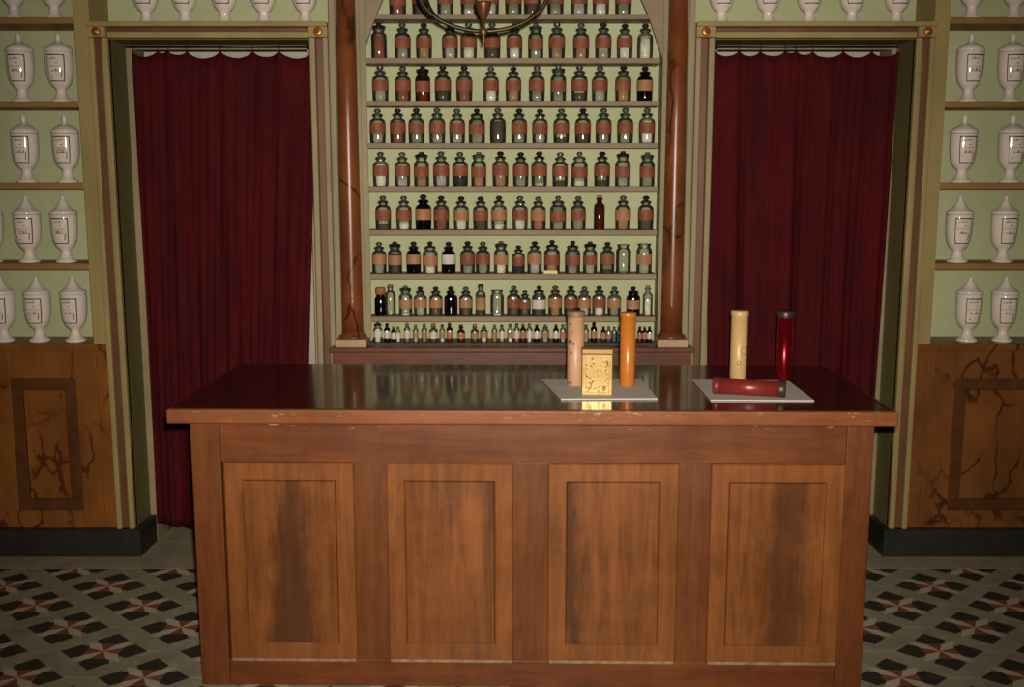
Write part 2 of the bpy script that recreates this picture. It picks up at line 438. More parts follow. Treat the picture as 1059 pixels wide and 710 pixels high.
# ------------------------------------------------------------------ curtains
def curtain(s, edges, hooks, seed, label, zbot):
    rnd = random.Random(seed)
    yc = YB - 0.065
    zt = 2.205
    xL0, xR0, xL1, xR1 = edges      # left/right at the top, left/right at the bottom
    root = empty('door_curtain', ((xL0 + xR0) / 2, yc, 0), label=label, category='curtain', group='red doorway curtains')
    nx, nz = 150, 36
    comps = [(rnd.uniform(3, 4), rnd.uniform(0, 6.3), 0.012), (rnd.uniform(6, 7.5), rnd.uniform(0, 6.3), 0.008), (rnd.uniform(10, 13), rnd.uniform(0, 6.3), 0.0045), (rnd.uniform(17, 23), rnd.uniform(0, 6.3), 0.0022)]
    vs_, fs = [], []
    hk = [xL0] + hooks + [xR0]
    for j in range(nz + 1):
        t = j / nz
        for i in range(nx + 1):
            u = i / nx
            xa = xL0 + (xR0 - xL0) * u; xb = xL1 + (xR1 - xL1) * u
            tt = t ** 0.8
            x = xa * (1 - tt) + xb * tt
            sag = 0
            for k in range(len(hk) - 1):
                if hk[k] <= xa <= hk[k + 1] + 1e-6:
                    f = (xa - hk[k]) / max(1e-5, hk[k + 1] - hk[k])
                    sag = (hk[k + 1] - hk[k]) * 0.22 * (4 * f * (1 - f)) ** 0.8
            z = zt - sag - (zt - sag - zbot(u)) * t
            amp = 0.55 + 0.6 * min(1, t * 2)
            y = yc
            for fr_, ph, am in comps:
                uu = u + 0.02 * math.sin(3 * t + ph)
                y += am * amp * math.sin(2 * math.pi * fr_ * uu + ph)
            vs_.append((x, y, z))
    for j in range(nz):
        for i in range(nx):
            a = j * (nx + 1) + i
            fs.append((a, a + 1, a + nx + 2, a + nx + 1))
    o = MB().add(vs_, fs, True).build('cloth', VELVET, root)
    m = o.modifiers.new('thickness', 'SOLIDIFY'); m.thickness = 0.004
    rod = [(min(s * DXI, s * DXO) + 0.01, yc + 0.01, 2.222), (max(s * DXI, s * DXO) - 0.01, yc + 0.01, 2.222)]
    MB().tube(rod, 0.005, 8).build('curtain_rod', DARKBRASS, root)
    for h in hk:
        h2 = min(max(h, xL0 + 0.006), xR0 - 0.006)
        MB().tube([(h2, yc + 0.01, 2.228), (h2, yc - 0.003, 2.222), (h2, yc, 2.21), (h2, yc, 2.195)], 0.0022, 6).build('hook', DARKBRASS, root)
    return root
def wx(px, py, Y=YB - 0.065): return atY(px, py, Y).x
curtain(-1, (wx(136, 55), wx(331, 55), wx(161, 540), wx(316, 540)), [wx(p, 52) for p in (163, 174, 193, 228, 261, 289, 324)], 4,
        'dark red velvet curtain hanging in the doorway left of the bottle niche', lambda u: 0.085 - 0.03 * u)
curtain(1, (wx(732, 55), wx(929, 58), wx(732, 500), wx(896, 540)), [wx(p, 52) for p in (739, 764, 787, 812, 823, 841, 872, 902)], 9,
        'dark red velvet curtain hanging in the doorway right of the bottle niche', lambda u: 0.06)

# ------------------------------------------------------------------ wall shelving, dado and plinth at both sides
SHZ = [atY(529, p, YF).z for p in (21, 107.8, 192, 275.6)]      # front-face centres
DADO = 0.955
for s in (-1, 1):
    side = 'left' if s < 0 else 'right'
    def X(a, b): return (min(s * a, s * b), max(s * a, s * b))
    u = empty('wall_shelving', (s * 2.3, YF, DADO), label='olive painted wall shelving of white jars beyond the %s curtained doorway' % side, category='shelving', group='wall shelving')
    xi = 1.815
    MB().box(*X(1.752, xi), YF, YB, DADO, ZC - 0.4).build('pilaster', OCHRE, u)
    for z in SHZ + [SHZ[0] + 0.34]:
        bevel(MB().box(*X(xi, XR), YF + 0.004, YB, z - 0.0135, z + 0.0135).build('shelf', SHELFWOOD, u), 0.003)
    M = MARB_L if s < 0 else MARB_R
    d = empty('panelled_dado', (s * 2.3, YF, 0), label='%s marble-painted wooden dado with sunken panel under %s wall shelving' % ('orange-brown' if s < 0 else 'dark brown', side), category='wainscot', group='panelled dados')
    MB().box(*X(1.752, XR), YF + 0.012, YB, 0.125, DADO - 0.03).build('backboard', M, d)
    bevel(MB().box(*X(1.752, XR), YF - 0.012, YB, DADO - 0.032, DADO).build('top_rail', M, d), 0.005)
    # stiles and rails around the sunken panels
    bevel(MB().box(*X(1.752, 1.81), YF - 0.002, YF + 0.02, 0.125, DADO - 0.032).build('stile', M, d), 0.002)
    for k, (pa, pb) in enumerate(((1.905, 2.19), (2.42, 2.72)) if s < 0 else ((1.935, 2.36), (2.52, 2.85))):
        px0 = 1.812 if k == 0 else (2.27 if s < 0 else 2.43)
        bevel(MB().box(*X(px0, pa), YF, YF + 0.02, 0.125, DADO - 0.032).build('stile', M, d), 0.002)
        px1 = (2.27 if s < 0 else 2.43) if k == 0 else XR
        bevel(MB().box(*X(pb, px1), YF, YF + 0.02, 0.125, DADO - 0.032).build('stile', M, d), 0.002)
        MB().box(*X(pa, pb), YF, YF + 0.02, 0.80, DADO - 0.032).build('rail', M, d)
        MB().box(*X(pa, pb), YF, YF + 0.02, 0.125, 0.205).build('rail', M, d)
        MB().frame(*X(pa, pb), 0.205, 0.80, 0.05, YF - 0.004, YF + 0.014, 0.004).build('panel_moulding', MARBDARK, d)
        MB().bbox(*X(pa + 0.05, pb - 0.05), YF + 0.006, YF + 0.014, 0.255, 0.75, 0.003).build('panel', M, d)
    b = MB().box(*X(1.65, XR), YF - 0.03, YF + 0.02, 0, 0.125).box(*X(1.65, 1.70), YF + 0.02, YB, 0, 0.125)
    b.build('baseboard_' + side, PLINTH, kind='structure')

# ------------------------------------------------------------------ bottle niche with columns
niche = empty('bottle_niche', (0, YF, 0), label='grey-green niche of medicine bottle shelves between two brown columns', category='shelf unit')
NX = 0.620; NB = 4.655; NS = 0.01
ZSH = [atY(529, p, YF).z for p in (16.9, 62.5, 106.8, 150.6, 195.2, 240.6, 285.8, 330.3)]
ZBASE = atY(529, 357, YF - 0.03).z
MB().box(-NX - 0.02, NX + 0.02, NB, NB + 0.02, 0.7, 3.2).build('back_panel', GREEN, niche)
for z in ZSH + [ZSH[0] + 0.19]:
    bevel(MB().box(-NX, NX, YF + 0.006, NB, z - 0.011, z + 0.011).build('shelf', GREYSHELF, niche), 0.002)
for s in (-1, 1):
    def X(a, b): return (min(s * a, s * b), max(s * a, s * b))
    MB().box(*X(NX + 0.012, DXI - 0.03), YF, YB, 0, DZ + 0.06).build('pier', STONEGREY, niche)
    MB().box(*X(NX + 0.012, 0.755), YF, YB, DZ + 0.06, 3.2).build('pier', STONEGREY, niche)
    bevel(MB().box(*((NX + 0.007, NX + 0.028) if s > 0 else (-NX - 0.014, -NX + 0.013)), YF - 0.01, YF, ZBASE + 0.03, 3.2).build('edge_bead', STONEGREY, niche), 0.003)
    bevel(MB().box(*X(0.733, 0.758), YF - 0.016, YF, 0.8, 3.2).build('edge_bead', STONEGREY, niche), 0.004)
    # curved corner of the arch
    pts = [(NX + 0.01, 2.15), (NX - 0.008, 2.20), (NX - 0.03, 2.26), (NX - 0.052, 2.32), (NX - 0.09, 2.40), (NX - 0.15, 2.50), (NX - 0.24, 2.62), (NX - 0.36, 2.71), (NX - 0.5, 2.77), (0, 2.79)]
    vs_, fs = [], []
    for y in (YF - 0.002, YF + 0.02):
        for x, z in pts: vs_.append((s * x, y, z))
        for x, z in pts: vs_.append((s * (NX + 0.01 if x > 0.3 else x), y, 3.2))
    n = len(pts)
    for i in range(n - 1):
        fs += [(i, i + 1, n + i + 1, n + i), (2 * n + i, 2 * n + i + 1, 3 * n + i + 1, 3 * n + i), (i, i + 1, 2 * n + i + 1, 2 * n + i)]
    MB().add(vs_, fs).build('arch_spandrel', mat_mottled('brown_grey_plaster', (124, 108, 88), (146, 128, 106), 0.6, 7), niche)
    # column
    cx = s * 0.684; cy = YF - 0.035
    zb = atY(529, 359, YF - 0.09).z
    c = MB().lathe([(0.046, zb + 0.055), (0.0455, zb + 0.2), (0.0425, 1.9), (0.038, 2.9)], 24, (cx, cy, 0)).build('column', COLUMN, niche)
    MB().lathe([(0.058, zb + 0.034), (0.061, zb + 0.04), (0.058, zb + 0.047), (0.05, zb + 0.05), (0.048, zb + 0.06), (0.045, zb + 0.062)], 24, (cx, cy, 0)).build('column_ring', COLUMN, c)
    bevel(MB().box(cx - 0.066, cx + 0.066, cy - 0.066, cy + 0.04, zb, zb + 0.035).build('column_base', mat_mottled('pale_stone', (158, 132, 106), (182, 156, 128), 0.6, 12), c), 0.004)
MB().box(-NX, NX, YF - 0.02, NB, ZBASE - 0.022, ZBASE + 0.008).build('bottom_shelf', mat_mottled('dark_grey_wood', (70, 56, 46), (92, 74, 60), 0.5, 8), niche)
zb = atY(529, 359, YF - 0.09).z
bevel(MB().box(-0.775, 0.775, YF - 0.105, YF, zb - 0.022, zb).build('ledge', LEDGE, niche), 0.006)
MB().box(-0.765, 0.765, YF - 0.09, YF, 0.1, zb - 0.022).build('apron', LEDGE, niche)

# ------------------------------------------------------------------ counter
CX, CY = 0.058, 3.27
counter = empty('shop_counter', (CX, CY, 0), label='long brown wooden shop counter with four raised front panels', category='counter')
counter.rotation_euler.z = math.radians(-1.0)
W_RAIL = mat_wood('rail_walnut', (74, 36, 14), (116, 60, 22), 'x', 0.42, coat=0.1, chips=(0.868, 0.884))
W_STILE = mat_wood('stile_walnut', (76, 38, 14), (114, 62, 24), 'z', 0.42, coat=0.1)
W_FRAME = mat_wood('panel_frame_walnut', (92, 52, 22), (136, 80, 36), 'z', 0.4, coat=0.1)
W_TOP = mat_wood('polished_dark_top', (34, 16, 10), (58, 28, 16), 'x', 0.16, 0.6, coat=0.35)
W_EDGE = mat_wood('countertop_edge', (104, 58, 30), (138, 82, 44), 'x', 0.4, coat=0.1, chips=(0.90, 0.93))
CW, CD, CZ = 1.087, 0.78, 0.94
def L(b, name, m, parent=counter): return b.build(name, m, parent, local=True)
o = L(MB().box(-1.125, 1.125, -0.012, CD + 0.03, 0.897, CZ), 'countertop', W_TOP)
e = L(MB().box(-1.15, 1.15, -0.038, -0.0125, 0.895, CZ + 0.0005), 'front_edge', W_EDGE, o); bevel(e, 0.006)
for s in (-1, 1):
    bevel(L(MB().box(min(s * 1.1255, s * 1.15), max(s * 1.1255, s * 1.15), -0.012, CD + 0.03, 0.895, CZ + 0.0005), 'side_edge', W_TOP, o), 0.006)
L(MB().box(-CW, CW, 0.022, CD, 0.0, 0.896), 'carcass', W_STILE)
PX = [(-0.984, -0.566), (-0.461, -0.055), (0.058, 0.475), (0.577, 1.003)]
PZ0, PZ1 = 0.092, 0.762
bevel(L(MB().box(-0.992, CW - 0.085, 0.0, 0.022, PZ1, 0.896), 'top_rail', W_RAIL), 0.0015)
bevel(L(MB().box(-0.992, CW - 0.085, 0.0, 0.022, 0.0, PZ0), 'bottom_rail', W_RAIL), 0.0015)
bevel(L(MB().box(-CW, -0.9925, -0.004, 0.022, 0, 0.888), 'corner_post', W_STILE), 0.003)
bevel(L(MB().box(CW - 0.0845, CW, -0.004, 0.022, 0, 0.888), 'corner_post', W_STILE), 0.003)
for a, b in ((-0.566, -0.461), (-0.055, 0.058), (0.475, 0.577)):
    bevel(L(MB().box(a, b, 0.0, 0.022, PZ0, PZ1), 'stile', W_STILE), 0.0015)
STAINS = [(-0.775, 0.0, 0.055, -0.10, 0.40, 0.75), (-0.135, 0.06, 0.0, 0.16, 0.46, 0.7), (0.128, -0.05, 0.03, 0.03, 0.45, 0.8), (0.825, 0.03, 0.055, 0.0, 0.45, 0.62)]
WORN = mat_plain('worn_pale_edge', (158, 126, 100), 0.6, 0.3, 0, 0.3)
for k, (a, b) in enumerate(PX):
    p = L(MB().frame(a, b, PZ0, PZ1, 0.0595, -0.010, 0.021, 0.004), 'panel', W_FRAME)
    f = mat_wood('panel_field_%d' % k, (80, 44, 18), (134, 78, 36), 'z', 0.4, coat=0.1, stain=STAINS[k])
    q = L(MB().bbox(a + 0.0605, b - 0.0605, -0.0092, 0.021, PZ0 + 0.0605, PZ1 - 0.0605, 0.002), 'panel_field', f, p)
    bevel(L(MB().box(a + 0.004, b - 0.004, -0.0145, -0.004, PZ0 - 0.002, PZ0 + 0.008), 'worn_lip', WORN, p), 0.002)

# ------------------------------------------------------------------ things on the counter
CARD = mat_plain('grey_white_card', (196, 190, 184), 0.7, 0.2, 0, 0.03)
CT_Z = CZ + 0.0008
def card(pxs, label):
    q = [atZ(x, y, CT_Z + 0.004) for x, y in pxs]
    c = sum(q, Vector()) / 4
    b = MB(); vs_ = [(p.x - c.x, p.y - c.y, z) for z in (0, 0.004) for p in q]
    b.add(vs_, [(0, 1, 2, 3), (7, 6, 5, 4)] + [(i, 4 + i, 4 + (i + 1) % 4, (i + 1) % 4) for i in range(4)])
    o = b.build('display_card', CARD, label=label, category='card', group='display cards on the counter')
    o.location = (c.x, c.y, CT_Z); return o
card([(560, 392), (580, 412), (680, 411.5), (663, 392)], 'pale grey card under the gold tin and two upright tubes')
card([(716, 392), (735, 413), (842, 413.5), (815, 393)], 'pale grey card under the cream tube and the red tubes')
ZT = CT_Z + 0.0041
def tube_thing(name, px, pyb, pyt, wpx, mat, capmat, label, cap=0.02, ribs=False, foot=False, shift=0.0):
    base = atZ(px, pyb, ZT)
    Yt = base.y; top = atY(px, pyt, Yt).z; h = top - ZT
    r = (atY(px + wpx / 2, pyb, Yt).x - atY(px - wpx / 2, pyb, Yt).x) / 2
    t = empty(name, (base.x, Yt, ZT), label=label, category='tube', group='small tubes and tins on the counter')
    L(MB().lathe([(r * 0.96, 0), (r, 0.002), (r, h - cap)], 28), 'tube_body', mat, t)
    L(MB().lathe([(r * 1.05, h - cap), (r * 1.07, h - cap + 0.002), (r * 1.07, h - 0.003), (r * 1.0, h), (0, h)], 28), 'tube_lid', capmat, t)
    if foot: L(MB().lathe([(r * 1.04, 0.0), (r * 1.06, 0.002), (r * 1.04, foot)], 28), 'base_rim', capmat, t)
    return t, r, h, base
PINKT = mat_print('pink_sprigged_paper', (198, 154, 122), (116, 62, 54), 'sprigs')
TANLID = mat_plain('dull_brown_lid', (140, 112, 84), 0.5)
ORANGE = mat_print('orange_wood', (208, 126, 48), (140, 74, 26), 'grain', 0.3)
CREAM = mat_print('cream_paper', (212, 178, 122), (160, 126, 76), 'grain', 0.4)
REDMET = mat_plain('red_lacquer', (140, 12, 26), 0.24, 0.6, 0.75)
REDPAP = mat_plain('dull_red_paper', (126, 38, 34), 0.35, 0.5)
DARKCAP = mat_plain('dark_tin', (74, 60, 56), 0.4, 0.5, 0.4)
tube_thing('cylindrical_tube', 595, 397.5, 321, 17.5, PINKT, TANLID, 'tall pinkish paper tube with brown sprigs beside the gold tin', 0.022)
tube_thing('cylindrical_tube', 648.5, 398.5, 322.5, 16, ORANGE, ORANGE, 'tall plain orange tube standing right of the gold tin', 0.016)
t, r, h, base = tube_thing('cylindrical_tube', 763, 391, 320.5, 17, CREAM, CREAM, 'tall cream paper tube with ring marks behind the lying red tube', 0.022)
for az, zz, rr in ((-0.9 + math.pi * 1.5 + 1.35, h * 0.42, 0.013), (math.pi * 1.5 - 0.15, h * 0.25, 0.007)):
    pts = [((r + 0.0006) * math.cos(az + rr * math.cos(q) / r), (r + 0.0006) * math.sin(az + rr * math.cos(q) / r), zz + rr * math.sin(q)) for q in [i * math.pi / 8 for i in range(17)]]
    L(MB().tube(pts, 0.0012, 5), 'ring_print', mat_plain('grey_ink', (120, 104, 84), 0.5), t)
t, r, h, base = tube_thing('cylindrical_tube', 810, 392.5, 321, 15.5, REDMET, DARKCAP, 'tall shiny red tube with dark cap standing at the right', 0.026)
# lying red tube
a = atZ(741, 399.5, ZT + 0.025); b = atZ(809, 403, ZT + 0.025)
rr = 0.0275
lt = empty('cylindrical_tube', ((a.x + b.x) / 2, (a.y + b.y) / 2, ZT), label='dull red tube lying on its side on the grey card', category='tube', group='small tubes and tins on the counter')
ang = math.atan2(b.y - a.y, b.x - a.x); lt.rotation_euler.z = ang
hl = (b - a).length / 2 + 0.012
def lie(prof): 
    m = MB().lathe(prof, 28); m.v = [(z, y, x + rr) for x, y, z in m.v]; m.f = [tuple(reversed(f)) for f in m.f]; return m
L(lie([(rr * 0.95, -hl + 0.022), (rr * 0.95, hl - 0.026)]), 'tube_body', REDPAP, lt)
L(lie([(rr * 0.9, -hl), (rr, -hl + 0.002), (rr, -hl + 0.02), (rr * 0.95, -hl + 0.022)]), 'base_rim', mat_plain('brown_red_rim', (112, 44, 38), 0.35), lt)
L(lie([(rr * 0.95, hl - 0.026), (rr, hl - 0.024), (rr, hl - 0.002), (rr * 0.9, hl)]), 'tube_lid', DARKCAP, lt)
# gold tin
GOLD = mat_print('embossed_gold_tin', (192, 160, 98), (104, 72, 32), 'emboss', 0.34, 0.35)
GOLDP = mat_plain('plain_gold', (200, 164, 100), 0.34, 0.5, 0.4)
f0 = atZ(602, 409, ZT); f1 = atZ(633.5, 409, ZT)
tw = (f1.x - f0.x); th = atY(618, 361, f0.y).z - ZT; td = 0.055
tn = empty('tin_box', ((f0.x + f1.x) / 2, f0.y + td / 2, ZT), label='square embossed gold tin box at the front of the card', category='tin box', group='small tubes and tins on the counter')
tn.rotation_euler.z = math.radians(-3)
bevel(L(MB().box(-tw / 2, tw / 2, -td / 2, td / 2, 0, th - 0.018), 'tin_body', GOLDP, tn), 0.003)
bevel(L(MB().box(-tw / 2 - 0.0015, tw / 2 + 0.0015, -td / 2 - 0.0015, td / 2 + 0.0015, th - 0.0175, th), 'tin_lid', mat_plain('dull_gold_lid', (150, 122, 80), 0.4, 0.5, 0.6), tn), 0.003)
L(MB().frame(-tw / 2 + 0.006, tw / 2 - 0.006, 0.006, th - 0.022, 0.006, -td / 2 - 0.002, -td / 2, 0.001), 'raised_border', GOLDP, tn)
L(MB().box(-tw / 2 + 0.0125, tw / 2 - 0.0125, -td / 2 - 0.001, -td / 2 - 0.0002, 0.0125, th - 0.0285), 'embossed_panel', GOLD, tn)

# ------------------------------------------------------------------ porcelain jars
ORD = ['first', 'second', 'third', 'fourth', 'fifth', 'sixth', 'seventh', 'eighth', 'ninth', 'tenth', 'eleventh', 'twelfth', 'thirteenth', 'fourteenth', 'fifteenth', 'sixteenth', 'seventeenth', 'eighteenth', 'nineteenth', 'twentieth'] + ['twenty-' + k for k in ('first', 'second', 'third', 'fourth', 'fifth', 'sixth', 'seventh', 'eighth', 'ninth')] + ['thirtieth'] + ['thirty-' + k for k in ('first', 'second', 'third', 'fourth', 'fifth', 'sixth', 'seventh', 'eighth', 'ninth')]
JH = 0.286
JB = [(0.046, 0), (0.0475, 0.003), (0.046, 0.008), (0.036, 0.014), (0.025, 0.026), (0.0205, 0.042), (0.022, 0.054), (0.036, 0.064), (0.047, 0.08), (0.054, 0.10), (0.0575, 0.125), (0.0590, 0.15), (0.0595, 0.18), (0.0595, 0.2), (0.0585, 0.207), (0.05, 0.208)]
JLIDS = [[(0.0595, 0.209), (0.061, 0.212), (0.061, 0.218), (0.055, 0.223), (0.040, 0.231), (0.029, 0.243), (0.020, 0.257), (0.012, 0.268), (0.009, 0.272), (0.0095, 0.277), (0.006, 0.284), (0, 0.286)],
         [(0.0595, 0.209), (0.061, 0.212), (0.061, 0.217), (0.057, 0.223), (0.047, 0.232), (0.033, 0.24), (0.018, 0.247), (0.012, 0.252), (0.0105, 0.262), (0.0125, 0.271), (0.010, 0.281), (0, 0.286)]]
def jr(z):
    for (r0, z0), (r1, z1) in zip(JB, JB[1:]):
        if z0 <= z <= z1: return r0 + (r1 - r0) * (z - z0) / max(1e-6, z1 - z0)
    return 0.0595
def wrap(x, z, off): # flat label coordinate -> jar surface, facing -y
    r = jr(z) + off; a = -math.pi / 2 + x / 0.0595
    return (r * math.cos(a), r * math.sin(a), z)
def patch(b, x0, x1, z0, z1, off, nx=8, nz=5):
    vs_ = [wrap(x0 + (x1 - x0) * i / nx, z0 + (z1 - z0) * j / nz, off) for j in range(nz + 1) for i in range(nx + 1)]
    fs = [(j * (nx + 1) + i, j * (nx + 1) + i + 1, (j + 1) * (nx + 1) + i + 1, (j + 1) * (nx + 1) + i) for j in range(nz) for i in range(nx)]
    return b.add(vs_, fs, True)
def stroke(b, pts, wd, off):
    vs_, fs = [], []
    for i, (x, z) in enumerate(pts):
        xa, za = pts[max(0, i - 1)]; xb, zb_ = pts[min(len(pts) - 1, i + 1)]
        dx, dz = xb - xa, zb_ - za; l_ = math.hypot(dx, dz) or 1
        nx_, nz_ = -dz / l_ * wd / 2, dx / l_ * wd / 2
        vs_ += [wrap(x + nx_, z + nz_, off), wrap(x - nx_, z - nz_, off)]
    fs = [(2 * i, 2 * i + 1, 2 * i + 3, 2 * i + 2) for i in range(len(pts) - 1)]
    return b.add(vs_, fs)
LW, LZ0, LZ1 = 0.041, 0.082, 0.194
def script_line(b, rnd, x0, x1, z, hgt, wd):
    x = x0; pts = []
    while x < x1:
        pts.append((x, z + rnd.uniform(-0.15, 0.15) * hgt)); pts.append((x + 0.0016, z + hgt * rnd.choice((0.5, 0.55, 0.6, 1.2))))
        x += rnd.uniform(0.0032, 0.005)
    return stroke(b, pts, wd, 0.0009)
jar_body = MB().lathe(JB, 32).mesh('jar_body', PORCELAIN)
jar_lid = [MB().lathe(p, 32).mesh('lid', PORCELAIN) for p in JLIDS]
jar_label = patch(MB(), -LW, LW, LZ0, LZ1, 0.0004).mesh('paper_label', PAPER)
bb = MB()
for (x0, x1, z0, z1) in ((-LW, LW, LZ1 - 0.005, LZ1), (-LW, LW, LZ0, LZ0 + 0.004), (-LW, -LW + 0.004, LZ0, LZ1), (LW - 0.005, LW, LZ0, LZ1)): patch(bb, x0, x1, z0, z1, 0.0008)
patch(bb, -LW + 0.006, LW - 0.014, 0.145, 0.1465, 0.0008)
jar_border = bb.mesh('label_border', INK)
jar_ink, jar_red = [], []
for sd in range(5):
    rnd = random.Random(40 + sd); b = MB()
    script_line(b, rnd, -0.026, 0.006 + rnd.uniform(0, 0.012), 0.174, 0.009, 0.0026)
    script_line(b, rnd, -0.02, 0.02, 0.124, 0.012, 0.0030)
    stroke(b, [(0.0, 0.160), (0.004, 0.157), (0.009, 0.160)], 0.003, 0.0009)
    stroke(b, [(0.022, 0.098), (0.0245, 0.104), (0.024, 0.112), (0.0265, 0.124), (0.026, 0.128)], 0.004, 0.0009)
    if sd % 2: stroke(b, [(-0.024, 0.104), (-0.02, 0.099), (-0.016, 0.102)], 0.003, 0.0009)
    jar_ink.append(b.mesh('writing', INK))
    jar_red.append(script_line(MB(), rnd, -0.022, 0.018, 0.134 if sd != 2 else 0.150, 0.009, 0.0022).mesh('red_writing', REDINK))
def jar(px, pyb, ztop, yj, idx, label, group, lid, red, turn=0.0):
    x = atY(px, pyb - 30, yj).x
    r = empty('apothecary_jar', (x, yj, ztop), label=label, category='jar', group=group)
    r.rotation_euler.z = math.radians(turn); r.scale = (0.94, 0.94, 1.0)
    inst('jar_body', jar_body, r); inst('lid', jar_lid[lid], r)
    l_ = inst('paper_label', jar_label, r)
    inst('label_border', jar_border, l_); inst('writing', jar_ink[idx % 5], l_)
    if red: inst('red_writing', jar_red[idx % 5], l_)
YJ = YF + 0.075
SHT = [z + 0.0136 for z in SHZ] + [DADO + 0.0005]
LROWS = [(0, 14, [12.7, 54.5]), (1, 103, [21.5, 62]), (2, 188, [-14, 26.6, 68.5]), (3, 272, [-10, 29, 67]), (4, 354, [2.5, 39.3, 76.8])]
RROWS = [(0, 14, [1006.5, 1050.9]), (1, 103, [1002.7, 1045.8]), (2, 188, [995.8, 1045.8]), (3, 272, [991.3, 1038]), (4, 354, [1001.4, 1038.2])]
SN = ['top', 'second', 'third', 'fourth', 'lowest']
n = 0
for side, rows in (('left', LROWS), ('right', RROWS)):
    for k, pyb, xs in rows:
        for i, px in enumerate(xs):
            rnd = random.Random(n * 7 + 3)
            jar(px, pyb, SHT[k], YJ, n, 'white lidded porcelain jar, %s from left on %s shelf of %s wall shelving' % (ORD[i], SN[k], side), 'white jars on the wall shelving', 1 if k < 3 else 0, rnd.random() < 0.45 and k != 4, rnd.uniform(-6, 6))
            n += 1
for side, xs in (('left', [150, 190, 231.4, 272, 314.8]), ('right', [747, 795, 838, 882, 928.7])):
    for i, px in enumerate(xs):
        jar(px, 20, DZ + 0.0655, YJ + 0.01, n, 'white lidded porcelain jar, %s from left above the %s doorway' % (ORD[i], side), 'white jars above the doorways', 1, False, 0)
        n += 1

# ------------------------------------------------------------------ medicine bottles in the niche
GL = {'clear': mat_glass('clear_glass', (0.93, 0.95, 0.92)), 'grey': mat_glass('greenish_glass', (0.80, 0.84, 0.80)), 'amber': mat_glass('amber_glass', (0.42, 0.17, 0.05)), 'black': mat_glass('near_black_glass', (0.07, 0.055, 0.045), 1.0, 0.08)}
LAB = {'R': mat_mottled('brick_red_label', (114, 62, 44), (144, 84, 60), 0.6, 30, 0.3), 'T': mat_mottled('tan_label', (146, 102, 70), (172, 124, 88), 0.6, 30, 0.3), 'W': mat_mottled('whitish_label', (184, 176, 168), (206, 198, 190), 0.6, 60, 0.3)}
CON = {'w': ('white powder', (232, 224, 212)), 'g': ('grey powder', (176, 170, 152)), 't': ('tan powder', (178, 134, 94)), 'r': ('red-brown powder', (146, 78, 52)),
       'd': ('dark contents', (84, 68, 48)), 'b': ('black contents', (22, 20, 18)), 'p': ('pink powder', (178, 104, 90)), 'y': ('yellowish powder', (176, 134, 62)), 'l': ('lilac-grey powder', (194, 182, 180)), 'B': ('blue contents', (46, 92, 116))}
CMAT = {k: mat_mottled('contents_' + v[0].replace(' ', '_').replace('-', '_'), tuple(int(q * 0.8) for q in v[1]), v[1], 0.8, 50, 0.2) for k, v in CON.items()}
CORK = mat_mottled('cork', (132, 88, 50), (160, 112, 68), 0.8, 60, 0.2)
DARKSTOP = mat_glass('dark_stopper_glass', (0.34, 0.33, 0.29), 1.0, 0.08)
CLEARSTOP = mat_glass('clear_stopper_glass', (0.72, 0.76, 0.72), 1.0, 0.06)
